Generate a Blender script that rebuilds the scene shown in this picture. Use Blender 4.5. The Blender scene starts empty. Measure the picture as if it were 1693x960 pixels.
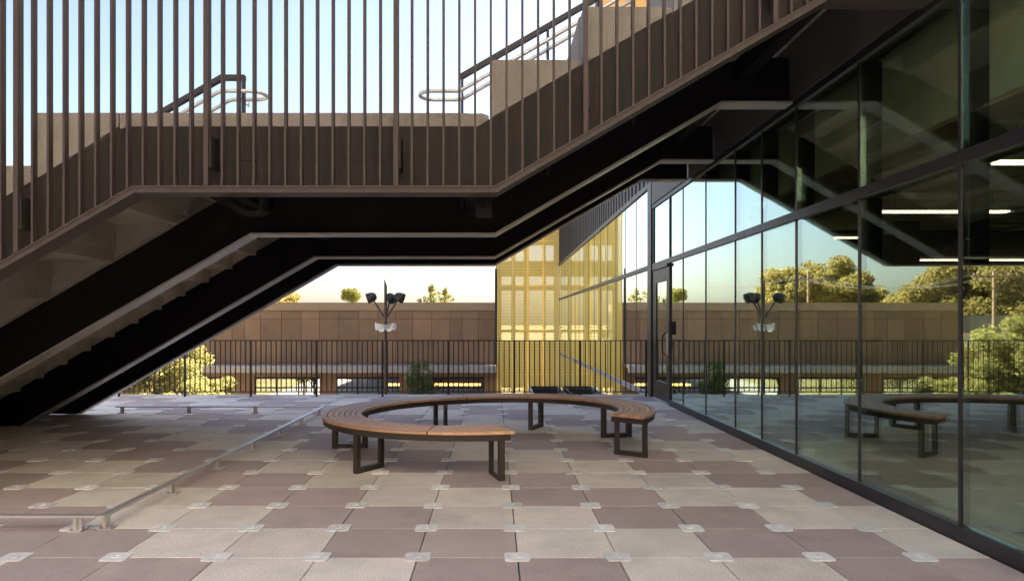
import bpy, math, random
import numpy as np
from mathutils import Vector, Matrix
R = math.radians
random.seed(7)
rng = np.random.default_rng(11)
scene = bpy.context.scene
C = scene.collection

# ---------------------------------------------------------------- camera
F, H, VX, VY = 1175.0, 1.426, 816.0, 533.0          # focal length in photo pixels, eye height, vanishing point
cam_d = bpy.data.cameras.new('camera'); cam = bpy.data.objects.new('camera', cam_d); C.objects.link(cam)
cam.location = (0, 0, H); cam.rotation_euler = (R(90), 0, 0)
cam_d.sensor_width = 36; cam_d.lens = F / 1693 * 36
cam_d.shift_x = (846.5 - VX) / 1693; cam_d.shift_y = (VY - 480) / 1693
cam_d.clip_start = .05; cam_d.clip_end = 3000
scene.camera = cam

# ---------------------------------------------------------------- light
SUN_EL, SUN_AZ = 42, 60                              # azimuth clockwise from +Y
world = bpy.data.worlds.new('World'); scene.world = world; world.use_nodes = True
wn = world.node_tree; wn.nodes.clear()
sky = wn.nodes.new('ShaderNodeTexSky'); sky.sky_type = 'NISHITA'; sky.sun_disc = False
sky.sun_elevation = R(SUN_EL); sky.sun_rotation = R(SUN_AZ)
sky.air_density = 1.0; sky.dust_density = 2.4; sky.ozone_density = 2.2
bg = wn.nodes.new('ShaderNodeBackground'); bg.inputs['Strength'].default_value = .039
wo = wn.nodes.new('ShaderNodeOutputWorld')
wn.links.new(sky.outputs[0], bg.inputs[0]); wn.links.new(bg.outputs[0], wo.inputs[0])
sl = bpy.data.lights.new('sun', 'SUN'); sl.energy = 5.0; sl.angle = R(.5); sl.color = (1, .93, .82)
so = bpy.data.objects.new('sun', sl); C.objects.link(so)
sd = Vector((math.sin(R(SUN_AZ)) * math.cos(R(SUN_EL)), math.cos(R(SUN_AZ)) * math.cos(R(SUN_EL)), math.sin(R(SUN_EL))))
so.rotation_euler = sd.to_track_quat('Z', 'Y').to_euler(); so.location = (30, 30, 40)
vs = scene.view_settings; vs.view_transform = 'Standard'; vs.look = 'None'; vs.gamma = 1; vs.use_curve_mapping = False
vs.exposure = 3.28
vs.use_white_balance = True; vs.white_balance_temperature = 6950; vs.white_balance_tint = 17
cy = scene.cycles
cy.use_denoising = True; cy.max_bounces = 10; cy.diffuse_bounces = 5; cy.glossy_bounces = 5
cy.transparent_max_bounces = 24; cy.transmission_bounces = 6; cy.sample_clamp_indirect = 8; cy.caustics_reflective = True; cy.blur_glossy = .5

# ---------------------------------------------------------------- helpers
def gp(px, py, z=0):
    D = F * (H - z) / (py - VY); return ((px - VX) * D / F, D)
def ax(px, D): return (px - VX) * D / F
def az(py, D): return H + (VY - py) * D / F

class MB:
    """collects shapes; build() links them as one mesh object"""
    def __init__(s): s.v = []; s.f = []; s.sm = []
    def add(s, v, f, smooth=False):
        n = len(s.v); s.v += [tuple(p) for p in v]; s.f += [[i + n for i in q] for q in f]; s.sm += [smooth] * len(f)
    def box(s, x0, x1, y0, y1, z0, z1):
        v = [(x0,y0,z0),(x1,y0,z0),(x1,y1,z0),(x0,y1,z0),(x0,y0,z1),(x1,y0,z1),(x1,y1,z1),(x0,y1,z1)]
        s.add(v, [(0,3,2,1),(4,5,6,7),(0,1,5,4),(1,2,6,5),(2,3,7,6),(3,0,4,7)]); return s
    def bbox(s, x0, x1, y0, y1, z0, z1, b=.004):
        """box with all edges chamfered"""
        cx, cy_, cz = (x0+x1)/2, (y0+y1)/2, (z0+z1)/2; hx, hy, hz = (x1-x0)/2, (y1-y0)/2, (z1-z0)/2
        v = []; idx = {}
        for sx in (-1,1):
            for sy in (-1,1):
                for sz in (-1,1):
                    for a in range(3):
                        p = [sx*(hx-b), sy*(hy-b), sz*(hz-b)]; h = (hx,hy,hz); p[a] = (sx,sy,sz)[a]*h[a]
                        idx[(sx,sy,sz,a)] = len(v); v.append((cx+p[0], cy_+p[1], cz+p[2]))
        f = []
        for a in range(3):
            o1, o2 = [(1,2),(2,0),(0,1)][a]
            for sg in (-1,1):
                q = []
                for (u,w) in ((-1,-1),(1,-1),(1,1),(-1,1)):
                    t = [0,0,0]; t[a] = sg; t[o1] = u; t[o2] = w; q.append(idx[(*t, a)])
                f.append(q if sg > 0 else q[::-1])
        for a in range(3):                           # edges run along a
            o1, o2 = [(1,2),(2,0),(0,1)][a]
            for u in (-1,1):
                for w in (-1,1):
                    t0 = [0,0,0]; t0[a] = -1; t0[o1] = u; t0[o2] = w; t1 = list(t0); t1[a] = 1
                    f.append([idx[(*t0,o1)], idx[(*t1,o1)], idx[(*t1,o2)], idx[(*t0,o2)]])
        for sx in (-1,1):
            for sy in (-1,1):
                for sz in (-1,1): f.append([idx[(sx,sy,sz,a)] for a in range(3)])
        s.add(v, f); s.fix = True; return s
    def prism(s, poly, y0, y1):
        """polygon in XZ extruded along Y"""
        n = len(poly); v = [(x,y0,z) for x,z in poly] + [(x,y1,z) for x,z in poly]
        s.add(v, [list(range(n)), list(range(2*n-1, n-1, -1))] + [(i, i+n, (i+1)%n+n, (i+1)%n) for i in range(n)]); s.fix = True; return s
    def prism_z(s, poly, z0, z1):
        n = len(poly); v = [(x,y,z0) for x,y in poly] + [(x,y,z1) for x,y in poly]
        s.add(v, [list(range(n)), list(range(2*n-1, n-1, -1))] + [(i, i+n, (i+1)%n+n, (i+1)%n) for i in range(n)]); s.fix = True; return s
    def tube(s, path, r, n=8, caps=True, r1=None):
        P = [Vector(p) for p in path]; rings = []; up = None
        for i, p in enumerate(P):
            if i == 0: t = P[1]-P[0]
            elif i == len(P)-1: t = P[-1]-P[-2]
            else: t = (P[i+1]-p).normalized() + (p-P[i-1]).normalized()
            t.normalize()
            if up is None: up = Vector((0,0,1)) if abs(t.z) < .9 else Vector((1,0,0))
            a = t.cross(up).normalized(); b = a.cross(t).normalized(); up = b
            rr = r if r1 is None else r + (r1-r)*i/(len(P)-1)
            rings.append([p + a*math.cos(2*math.pi*k/n)*rr + b*math.sin(2*math.pi*k/n)*rr for k in range(n)])
        v = [q for g in rings for q in g]; f = []
        for i in range(len(rings)-1):
            for k in range(n): f.append((i*n+k, i*n+(k+1)%n, (i+1)*n+(k+1)%n, (i+1)*n+k))
        s.add(v, f, n > 5)
        if caps: s.add(rings[0], [list(range(n))]); s.add(rings[-1], [list(range(n))])
        s.fix = True; return s
    def lathe(s, prof, M=Matrix(), n=16):
        v = []; f = []
        for r, z in prof:
            for k in range(n): v.append(M @ Vector((r*math.cos(2*math.pi*k/n), r*math.sin(2*math.pi*k/n), z)))
        for i in range(len(prof)-1):
            for k in range(n): f.append((i*n+k, i*n+(k+1)%n, (i+1)*n+(k+1)%n, (i+1)*n+k))
        s.add(v, f, True); return s
    def mesh(s, name='m'):
        me = bpy.data.meshes.new(name); me.from_pydata([tuple(p) for p in s.v], [], s.f)
        me.polygons.foreach_set('use_smooth', s.sm)
        if getattr(s, 'fix', False):
            import bmesh
            bm = bmesh.new(); bm.from_mesh(me); bmesh.ops.recalc_face_normals(bm, faces=bm.faces); bm.to_mesh(me); bm.free()
        me.update(); return me
    def build(s, name, mat, parent=None): return mk(name, s.mesh(name), mat, parent)

def mk(name, me, mat, parent=None, loc=None):
    o = bpy.data.objects.new(name, me); C.objects.link(o)
    if mat and not me.materials: me.materials.append(mat)
    if parent: o.parent = parent
    if loc is not None: o.location = loc
    return o
def empty(name, label, cat, loc=(0,0,0), group=None):
    o = bpy.data.objects.new(name, None); C.objects.link(o); o.location = loc; o.empty_display_size = .2
    tag(o, label, cat, group); return o
def tag(o, label, cat, group=None):
    o['label'] = label; o['category'] = cat
    if group: o['group'] = group
    return o
def struct(o): o['kind'] = 'structure'; return o

# ---------------------------------------------------------------- materials
def nodes(name):
    m = bpy.data.materials.new(name); m.use_nodes = True; t = m.node_tree
    return m, t, t.nodes['Principled BSDF']
def NN(t, kind, **kw):
    n = t.nodes.new('ShaderNode' + kind)
    for k, v in kw.items(): n.inputs[k].default_value = v
    return n
def mat(name, col, rough=.6, metal=0, var=.12, scale=6, bump=0, bscale=60, rand=0, speck=0, spscale=220, stretch=None, spec=None, dirt=0):
    """procedural: colour with large soft variation, optional per-object variation, speckles and fine relief"""
    m, t, p = nodes(name); L = t.links
    tc = NN(t, 'TexCoord'); src = tc.outputs['Object']
    geo = NN(t, 'NewGeometry'); src = geo.outputs['Position']
    mp = NN(t, 'Mapping'); L.new(src, mp.inputs[0])
    if stretch: mp.inputs['Scale'].default_value = stretch
    n1 = NN(t, 'TexNoise', Scale=scale, Detail=6, Roughness=.6); L.new(mp.outputs[0], n1.inputs['Vector'])
    mr = NN(t, 'MapRange'); mr.inputs['From Min'].default_value = .3; mr.inputs['From Max'].default_value = .7
    mr.inputs['To Min'].default_value = 1-var; mr.inputs['To Max'].default_value = 1+var
    L.new(n1.outputs[0], mr.inputs['Value'])
    val = mr.outputs[0]
    if rand:
        oi = NN(t, 'ObjectInfo'); m2 = NN(t, 'MapRange'); m2.inputs['To Min'].default_value = 1-rand; m2.inputs['To Max'].default_value = 1+rand
        L.new(oi.outputs['Random'], m2.inputs['Value'])
        mu = NN(t, 'Math'); mu.operation = 'MULTIPLY'; L.new(val, mu.inputs[0]); L.new(m2.outputs[0], mu.inputs[1]); val = mu.outputs[0]
    if speck:
        n2 = NN(t, 'TexNoise', Scale=spscale, Detail=2, Roughness=.7); L.new(src, n2.inputs['Vector'])
        m3 = NN(t, 'MapRange'); m3.inputs['From Min'].default_value = .32; m3.inputs['From Max'].default_value = .68
        m3.inputs['To Min'].default_value = 1-speck; m3.inputs['To Max'].default_value = 1+speck
        L.new(n2.outputs[0], m3.inputs['Value'])
        mu = NN(t, 'Math'); mu.operation = 'MULTIPLY'; L.new(val, mu.inputs[0]); L.new(m3.outputs[0], mu.inputs[1]); val = mu.outputs[0]
    if dirt:
        n3 = NN(t, 'TexNoise', Scale=1.3, Detail=8, Roughness=.7); L.new(src, n3.inputs['Vector'])
        m4 = NN(t, 'MapRange'); m4.inputs['From Min'].default_value = .5; m4.inputs['From Max'].default_value = .72
        m4.inputs['To Min'].default_value = 1; m4.inputs['To Max'].default_value = 1-dirt
        L.new(n3.outputs[0], m4.inputs['Value'])
        mu = NN(t, 'Math'); mu.operation = 'MULTIPLY'; L.new(val, mu.inputs[0]); L.new(m4.outputs[0], mu.inputs[1]); val = mu.outputs[0]
    vm = NN(t, 'VectorMath'); vm.operation = 'SCALE'; vm.inputs[0].default_value = col; L.new(val, vm.inputs['Scale'])
    L.new(vm.outputs[0], p.inputs['Base Color'])
    p.inputs['Roughness'].default_value = rough; p.inputs['Metallic'].default_value = metal
    if spec is not None: p.inputs['Specular IOR Level'].default_value = spec
    rr = NN(t, 'MapRange'); rr.inputs['To Min'].default_value = max(.03, rough-.1); rr.inputs['To Max'].default_value = min(1, rough+.1)
    L.new(n1.outputs[0], rr.inputs['Value']); L.new(rr.outputs[0], p.inputs['Roughness'])
    if bump:
        nb = NN(t, 'TexNoise', Scale=bscale, Detail=4); L.new(src, nb.inputs['Vector'])
        b = NN(t, 'Bump', Strength=bump, Distance=.01); L.new(nb.outputs[0], b.inputs['Height']); L.new(b.outputs[0], p.inputs['Normal'])
    return m
def glass_mat(name, base, tint, refl, wob=.0):
    """coated glazing: a constant coating reflection plus Fresnel, tinted see-through"""
    m, t, p = nodes(name); L = t.links; t.nodes.remove(p)
    out = t.nodes['Material Output']
    tr = NN(t, 'BsdfTransparent'); tr.inputs[0].default_value = (*tint, 1)
    gl = NN(t, 'BsdfGlossy', Roughness=.0); gl.inputs[0].default_value = (*refl, 1)
    lw = NN(t, 'LayerWeight', Blend=.5); pw = NN(t, 'Math'); pw.operation = 'POWER'; pw.inputs[1].default_value = 5
    L.new(lw.outputs['Facing'], pw.inputs[0]); fr = NN(t, 'Math'); fr.operation = 'MULTIPLY_ADD'; fr.inputs[1].default_value = .96; fr.inputs[2].default_value = .04
    L.new(pw.outputs[0], fr.inputs[0]); ma = NN(t, 'Math'); ma.operation = 'MULTIPLY_ADD'; ma.use_clamp = True
    ma.inputs[1].default_value = 3.0; ma.inputs[2].default_value = base
    L.new(fr.outputs[0], ma.inputs[0])
    mx = NN(t, 'MixShader'); L.new(ma.outputs[0], mx.inputs[0]); L.new(tr.outputs[0], mx.inputs[1]); L.new(gl.outputs[0], mx.inputs[2])
    L.new(mx.outputs[0], out.inputs[0])
    if wob:
        geo = NN(t, 'NewGeometry'); nb = NN(t, 'TexNoise', Scale=.55, Detail=1); L.new(geo.outputs['Position'], nb.inputs['Vector'])
        b = NN(t, 'Bump', Strength=wob, Distance=.01); L.new(nb.outputs[0], b.inputs['Height']); L.new(b.outputs[0], gl.inputs['Normal'])
    return m
def leaf_mat(name, c1, c2, tr=.35):
    m, t, p = nodes(name); L = t.links; t.nodes.remove(p); out = t.nodes['Material Output']
    geo = NN(t, 'NewGeometry'); cr = NN(t, 'Mix'); cr.data_type = 'RGBA'
    cr.inputs[6].default_value = (*c1, 1); cr.inputs[7].default_value = (*c2, 1); L.new(geo.outputs['Random Per Island'], cr.inputs[0])
    d = NN(t, 'BsdfDiffuse'); s = NN(t, 'BsdfTranslucent'); mx = NN(t, 'MixShader'); mx.inputs[0].default_value = tr
    L.new(cr.outputs[2], d.inputs[0]); L.new(cr.outputs[2], s.inputs[0]); L.new(d.outputs[0], mx.inputs[1]); L.new(s.outputs[0], mx.inputs[2]); L.new(mx.outputs[0], out.inputs[0])
    return m
def emit_mat(name, col, s):
    m, t, p = nodes(name); p.inputs['Base Color'].default_value = (*col, 1); p.inputs['Emission Color'].default_value = (*col, 1); p.inputs['Emission Strength'].default_value = s
    return m

M_cream = mat('paver_cream', (.72,.66,.565), .75, var=.09, scale=3, rand=.09, speck=.26, spscale=110, bump=.25, bscale=180, dirt=.2)
M_mauve = mat('paver_mauve', (.465,.37,.335), .72, var=.09, scale=3, rand=.09, speck=.24, spscale=110, bump=.25, bscale=180, dirt=.2)
M_plate = mat('galvanised_plate', (.74,.74,.70), .65, .05, var=.16, scale=18, rand=.14, spec=.3, bump=.05)
M_under = mat('deck_membrane', (.025,.025,.027), .9)
M_brown = mat('brown_painted_steel', (.054,.039,.031), .55, 0, spec=.3, var=.12, scale=5, stretch=(3,3,.5), bump=.06, bscale=40)
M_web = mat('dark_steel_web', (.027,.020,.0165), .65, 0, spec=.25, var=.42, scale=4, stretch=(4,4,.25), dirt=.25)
M_web_shade = mat('shaded_web_steel', (.012,.0095,.009), .8, 0, spec=.15, var=.3, scale=3)  # darker copy of the web steel, deep shade put into the colour
M_flange = mat('bounce_lit_flange', (.44,.42,.39), .34, .4, var=.15, scale=4)  # pale tone stands in for deck light bounced onto the flange undersides
M_conc = mat('precast_concrete', (.30,.265,.22), .85, var=.14, scale=4, speck=.22, spscale=90, bump=.5, bscale=90, dirt=.18)
M_conc_lit = mat('lit_concrete', (.55,.48,.39), .85, var=.2, scale=3, speck=.1, bump=.3, bscale=40, dirt=.25)  # lighter copy of the precast concrete, painted brighter for the dim undersides
M_stain = mat('stainless_steel', (.62,.60,.56), .48, .75, var=.06, scale=12)
M_rail = mat('dark_rail_paint', (.018,.015,.013), .6, 0, var=.1)
M_frame = mat('bronze_mullion', (.032,.029,.031), .38, .3, var=.1, scale=8)
M_fascia = mat('soffit_fascia_panel', (.085,.078,.076), .55, .1, var=.08, scale=2)
M_lightpanel = mat('pale_grey_cladding', (.62,.63,.64), .6, var=.04, rand=.03)
M_orange = mat('orange_cladding', (.80,.40,.045), .55, var=.05, rand=.04)
M_seam = mat('dark_standing_seam', (.055,.05,.052), .42, .3, var=.1, rand=.12)
M_glass = glass_mat('coated_green_glass', .085, (.87,.94,.85), (.86,1,.91), .03)
M_glassfar = glass_mat('far_coated_glass', .16, (.5,.58,.52), (.95,1,.97), .02)
M_wglass = glass_mat('window_glass', .18, (.6,.65,.62), (.95,1,.97), .03)
M_wood = mat('ipe_wood', (.58,.325,.18), .5, var=.22, scale=9, stretch=(1,1,1), rand=.16, speck=.12, spscale=60, bump=.15, bscale=90)
M_benchsteel = mat('bench_steel', (.045,.036,.028), .42, .2, var=.1)
M_yellow = mat('yellow_perforated_metal', (.82,.62,.16), .45, .1, var=.05, rand=.04)
M_yframe = mat('yellow_screen_frame', (.84,.63,.18), .45, .1, var=.05)
M_bpanel = mat('bronze_brown_panel', (.20,.118,.066), .5, .15, var=.1, scale=1.5, rand=.2, dirt=.15)
M_bcap = mat('bronze_parapet', (.27,.185,.115), .5, .15, var=.06)
M_canopy = mat('grey_canopy_metal', (.30,.28,.27), .5, .2, var=.1)
M_bwall = mat('brown_lower_wall', (.24,.135,.07), .6, var=.1)
M_black = mat('black_metal', (.02,.02,.022), .5, .2)
M_white = mat('white_plastic', (.72,.72,.70), .5)
M_ground = mat('courtyard_concrete', (.36,.34,.30), .9, var=.15, scale=.6, speck=.1, spscale=30)
M_terrain = mat('dry_grass', (.24,.21,.09), .95, var=.3, scale=.3, speck=.3, spscale=6, bump=.3, bscale=10)
M_interior = mat('interior_wall', (.10,.10,.085), .8)
M_ceiling = mat('dark_interior_ceiling', (.07,.065,.06), .9)
M_floor = mat('dark_carpet', (.07,.075,.072), .95, var=.2, scale=4)
M_bulk = mat('cream_bulkhead', (.78,.76,.62), .8)
M_bulkedge = mat('tan_bulkhead_edge', (.42,.30,.19), .7)
M_baffle = mat('white_baffle', (.60,.58,.48), .8)
M_lamp = emit_mat('warm_tube', (1,.80,.55), .6)
M_lampw = emit_mat('warm_strip', (1,.55,.18), 1.3)
M_bark = mat('bark', (.11,.08,.055), .95, var=.3, scale=8, bump=.6, bscale=25)
M_pole = mat('weathered_utility_pole', (.22,.15,.10), .9, var=.2)
M_leafy = leaf_mat('golden_leaves', (.44,.39,.15), (.19,.21,.07), .4)
M_leafg = leaf_mat('olive_green_leaves', (.17,.21,.08), (.09,.12,.05), .35)
M_leafd = leaf_mat('eucalyptus_leaves', (.36,.28,.10), (.18,.165,.055), .5)
M_leafc = leaf_mat('conifer_needles', (.12,.14,.04), (.26,.24,.07), .35)
M_house = mat('white_house_wall', (.74,.71,.66), .8)
M_roof = mat('grey_roof', (.2,.19,.18), .9, var=.2)
M_wire = mat('black_wire', (.05,.05,.05), .7)

# ---------------------------------------------------------------- ground
struct(MB().box(-900, 900, 37.6, 1500, -3.9, -3.7).box(-900, -16, -300, 37.6, -3.9, -3.7).box(20, 900, -300, 37.6, -3.9, -3.7).build('terrain', M_terrain))
struct(MB().box(-16, 20, -60, 37.6, -3.9, -3.68).build('courtyard', M_ground))

# ---------------------------------------------------------------- deck of pavers
S = .6096; GX0 = .147; GY0 = 4.3185; DECK_Y1 = 13.85; WALLX = 3.03
deck = MB().box(-8.98, WALLX, -7, DECK_Y1, -.45, -.045).build('deck', M_under); struct(deck)
gap = .0025
def paver_mesh(w, d):
    return MB().bbox(gap+.0012, w-gap-.0012, gap, d-gap, -.045, 0, .003)
cm = {k: None for k in ('c', 'm')}
def is_mauve(c, k): return (c + k) % 4 in (2, 3)
meshes = {}
def pav(c, k, x0, x1, y0, y1):
    key = (is_mauve(c, k), round(x1-x0, 3), round(y1-y0, 3))
    if key not in meshes:
        me = paver_mesh(x1-x0, y1-y0).mesh('paver'); me.materials.append(M_mauve if key[0] else M_cream); meshes[key] = me
    o = mk('paver', meshes[key], None, deck); o.location = (x0, y0, random.uniform(-.0012, .0012)); return o
rest = {True: MB(), False: MB()}; rest_plate = MB()
def plate_mesh():
    a = .077; c = .022; poly = []
    for sx, sy in ((1,1),(-1,1),(-1,-1),(1,-1)):
        for q in ((0,.5,1) if sx*sy > 0 else (1,.5,0)):
            t = q*math.pi/2; poly.append((sx*(a-c+c*math.cos(t)), sy*(a-c+c*math.sin(t))))
    m = MB().prism_z(poly, .0, .007)
    m.lathe([(.027,.007),(.027,.0095),(.024,.0105),(.013,.0105),(.011,.0075),(0,.0075)], n=14)
    return m.mesh('hold_down_plate')
pm = plate_mesh(); pm.materials.append(M_plate)
npav = 0
for k in range(-19, 16):
    y0 = GY0 + k*S; y1 = min(y0+S, DECK_Y1)
    for c in range(-15, 5):
        x0 = GX0 + c*S; x1 = x0+S
        if x0 >= WALLX-.02: continue
        x1 = min(x1, WALLX-.004)
        vis = k >= -1 and x1 > -.708*y1 - .05 and x1 > -8.2
        if vis: pav(c, k, x0, x1, y0, y1); npav += 1
        else: rest[is_mauve(c, k)].box(x0+gap, x1-gap, y0+gap, y1-gap, -.045, 0)
        if y0 > -2 and x0 > -12:
            if vis and k >= 0 and x0 > -.708*y0 - .1:
                o = mk('hold_down_plate', pm, None, deck); o.location = (x0+random.uniform(-.004,.004), y0+random.uniform(-.004,.004), .0015); o.rotation_euler.z = random.uniform(-.05,.05)
            else: rest_plate.box(x0-.08, x0+.08, y0-.08, y0+.08, .0015, .006)
for q, m_ in ((True, M_mauve), (False, M_cream)):
    o = rest[q].build('outlying_pavers', m_, deck); o['kind'] = 'stuff'
o = rest_plate.build('outlying_plates', M_plate, deck); o['kind'] = 'stuff'
MB().box(-8.98, WALLX-.004, DECK_Y1+.002, DECK_Y1+.12, -.43, .012).build('edge_strip', M_plate, deck)

# ---------------------------------------------------------------- grand stair
ZB = 2.304; SL = .58; LX0, LX1 = -2.43, .02; UX = 2.29; UZ = ZB + SL*(UX-LX1); ENDX = 3.0
FOOTX = LX0 - ZB/SL
def offs(path, d):
    """perpendicular mitred offset (upwards) of an XZ polyline"""
    out = []
    n = [Vector((-(b[1]-a[1]), b[0]-a[0])).normalized() for a, b in zip(path, path[1:])]
    for i, p in enumerate(path):
        if i == 0: m = n[0]; q = Vector(p) + m*d
        elif i == len(path)-1: m = n[-1]; q = Vector(p) + m*d
        else: m = (n[i-1]+n[i]).normalized(); q = Vector(p) + m*(d/m.dot(n[i]))
        out.append((q.x, q.y))
    return out
PATH = [(FOOTX-.0, .012), (LX0, ZB), (LX1, ZB), (UX, UZ), (ENDX, UZ)]
def band(d0, d1): 
    a = offs(PATH, d0); b = offs(PATH, d1)
    a = list(a); b = list(b)
    # vertical end at the wall, level cut at the floor
    a[-1] = (ENDX, a[-1][1]); b[-1] = (ENDX, b[-1][1])
    def floor_cut(q, r): t = (r[1]-.012)/(r[1]-q[1]); return (r[0]+(q[0]-r[0])*t, .012)
    a[0] = floor_cut(a[0], a[1]); b[0] = floor_cut(b[0], b[1])
    return a + b[::-1]
DS = [4.96, 7.21, 9.73, 11.02]
stair = empty('grand_stair', 'wide dark steel and concrete outdoor stair crossing overhead', 'stair', (FOOTX, 8, 0))
def sp(o): o.parent = stair; o.matrix_parent_inverse = Matrix.Translation(stair.location).inverted(); return o
HS = .49
for i, D in enumerate(DS):
    st = sp(MB().prism(band(.022, HS), D, D+.02).build('stringer', M_web if i == 0 else M_web_shade))
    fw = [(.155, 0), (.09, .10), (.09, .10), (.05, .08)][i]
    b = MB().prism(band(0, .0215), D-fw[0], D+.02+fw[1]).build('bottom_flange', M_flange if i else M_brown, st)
# lower edge lip of the near stringer (channel edge)
MB().prism(band(.022, .034), DS[0]-.155, DS[0]-.02).build('edge_lip', M_brown, stair.children[0])
MB().prism([(LX0+.2, 2.553), (LX1-.25, 2.553), (LX1-.25, 2.557), (LX0+.2, 2.557)], DS[0]-.0025, DS[0]-.0002).build('weld_seam', M_web, stair.children[0])
RISE, RUN = .372, .645; LZ = 2.90
bs = 0
def pline(x):   # top line of stringer
    t = offs(PATH, HS)
    for (a, b) in zip(t, t[1:]):
        if a[0] <= x <= b[0]: return a[1] + (b[1]-a[1])*(x-a[0])/(b[0]-a[0])
    if x < t[0][0]: return t[0][1] + SL*(x-t[0][0])
    return t[-1][1]
def big_unit(x0, x1, zt, ya, yb, cheek, up):
    """one precast bleacher unit: thin tread, riser and (near end) solid cheek that follows the stringer"""
    g = .006; m = MB()
    zl, zr = pline(x0)+.02, pline(x1)+.02
    if cheek:
        poly = [(x0+g, zl), (x1-g, zr), (x1-g, zt-.02), (x1-g-.02, zt), (x0+g+.02, zt), (x0+g, zt-.02)]
        if zr > zt-.03: 
            xm = x0 + (zt-.05-zl)/(zr-zl)*(x1-x0) if zr != zl else x1
            poly = [(x0+g, zl), (xm, zt-.05), (min(xm+.03, x1-g), zt-.03), (min(xm+.03, x1-g), zt-.012), (min(xm+.02, x1-g-.01), zt), (x0+g+.02, zt), (x0+g, zt-.02)]
        m.prism(poly, ya, ya+.16); ya += .1605
    m.prism([(x0+g, zl-.03), (x1-g, min(zr-.03, zt-.012)), (x1-g, zt), (x0+g, zt)], yb-.1, yb); yb -= .1005
    if not cheek: m.prism([(x0+g, zl-.03), (x1-g, min(zr-.03, zt-.012)), (x1-g, zt), (x0+g, zt)], ya, ya+.1); ya += .1005
    # tread and riser slabs (folded plate)
    m.box(x0+.001, x1-.0005, ya, yb, zt-.11, zt)
    m.box(x0+.001, x0+.11, ya, yb, max(.004, zt-RISE-.11), zt-.1105)
    return m
def chk_break(): pass
# landing: near slab with its own cheek pieces
lm = MB(); X0L, X1L, X2L = -3.25, -2.63, -.03
zl = pline(X0L)+.02
lm.prism([(X0L, zl), (X1L-.008, pline(X1L)+.05), (X1L-.008, LZ), (X0L+.02, LZ), (X0L, LZ-.02)], 5.0, 5.16)
lm.box(X0L, X1L-.001, 5.1605, DS[2]+.02, LZ-.12, LZ)
lm.box(X0L, X0L+.11, 5.1605, DS[2]+.02, LZ-RISE+.001, LZ-.1205)
sp(lm.build('landing_edge_unit', M_conc))
lm = MB()
lm.prism([(X1L, LZ-.11), (X2L-.10, LZ-.112), (X2L-.02, LZ-.085), (X2L, LZ-.06), (X2L-.004, LZ-.02), (X2L-.05, LZ-.004), (X2L-.12, LZ-.006), (X2L-.17, LZ-.001), (X1L, LZ)], 5.0, 5.16)
lm.box(X1L, X2L, 5.1605, DS[2]+.02, LZ-.11, LZ)
sp(lm.build('landing_slab', M_conc))
sp(MB().box(X0L, X2L, DS[2]+.03, DS[3]+.1, LZ-.11, LZ).box(X0L-.005, X0L+.115, DS[2]+.031, DS[3]+.099, LZ-RISE-.2, LZ-.1105).build('landing_slab', M_conc))
BAYS = [(5.0, DS[1]+.0, True), (DS[2]+.03, DS[3]+.1, False)]
for (ya, yb, ck) in BAYS:
    for i in range(7):
        x1 = X0L - RUN*i; x0 = x1-RUN; zt = LZ - RISE*(i+1)
        m = MB(); g = .006
        za, zb_ = max(.02, pline(x0)+.02), max(.03, pline(x1)+.02)
        y = ya
        if ck:
            m.prism([(x0+g, min(za, zt-.05)), (x1-g, min(zb_, zt-.012)), (x1-g, zt), (x0+g+.02, zt), (x0+g, zt-.02)], ya, ya+.16); y = ya+.1605
        ye = yb-.1005; m.prism([(x0+g, min(za-.03, zt-.05)), (x1-g, min(zb_-.03, zt-.012)), (x1-g, zt), (x0+g, zt)], yb-.1, yb)
        if not ck: m.prism([(x0+g, min(za-.03, zt-.05)), (x1-g, min(zb_-.03, zt-.012)), (x1-g, zt), (x0+g, zt)], y, y+.1); y += .1005
        m.box(x0+g, x1+.1, y, ye, max(.01, zt-.12), zt)
        if zt-RISE > .05: m.box(x0+g, x0+.12, y, ye, zt-RISE+.001, zt-.1205)
        sp(m.build('concrete_step', M_conc if ck else M_conc_lit))
    for i in range(4):
        x0 = X2L + .005 + RUN*i; x1 = x0+RUN; zt = LZ + RISE*(i+1)
        sp(big_unit(x0, x1, zt, ya, yb, ck, True).build('concrete_step', M_conc if ck else M_conc_lit))
    sp(MB().box(X2L+.005+RUN*4, ENDX, ya, yb, LZ+RISE*4-.15, LZ+RISE*4-.002).build('upper_landing_slab', M_conc))
# the regular stair in the middle bay
r2, n2 = RISE/2, RUN/2
for i in range(14):
    x1 = X0L - n2*i; x0 = x1-n2; zt = LZ - r2*(i+1)
    sp(MB().bbox(x0+.0005, x1-.0005, DS[1]+.004, DS[2]+.024, max(.01, zt-.37), zt, .006).build('stair_tread', M_conc_lit))
for i in range(8):
    x0 = X2L + n2*i; x1 = x0+n2; zt = LZ + r2*(i+1)
    m = MB().box(x0, x1+.02, DS[1]+.004, DS[2]+.024, zt-.06, zt)
    m.box(x0, x0+.05, DS[1]+.004, DS[2]+.024, zt-r2-.0595, zt-.0605)
    sp(m.build('stair_tread', M_conc_lit))
sp(MB().box(X2L+n2*8+.03, ENDX, DS[1]+.004, DS[2]+.024, LZ+RISE*4-.15, LZ+RISE*4-.002).build('upper_landing_slab', M_conc_lit))
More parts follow.
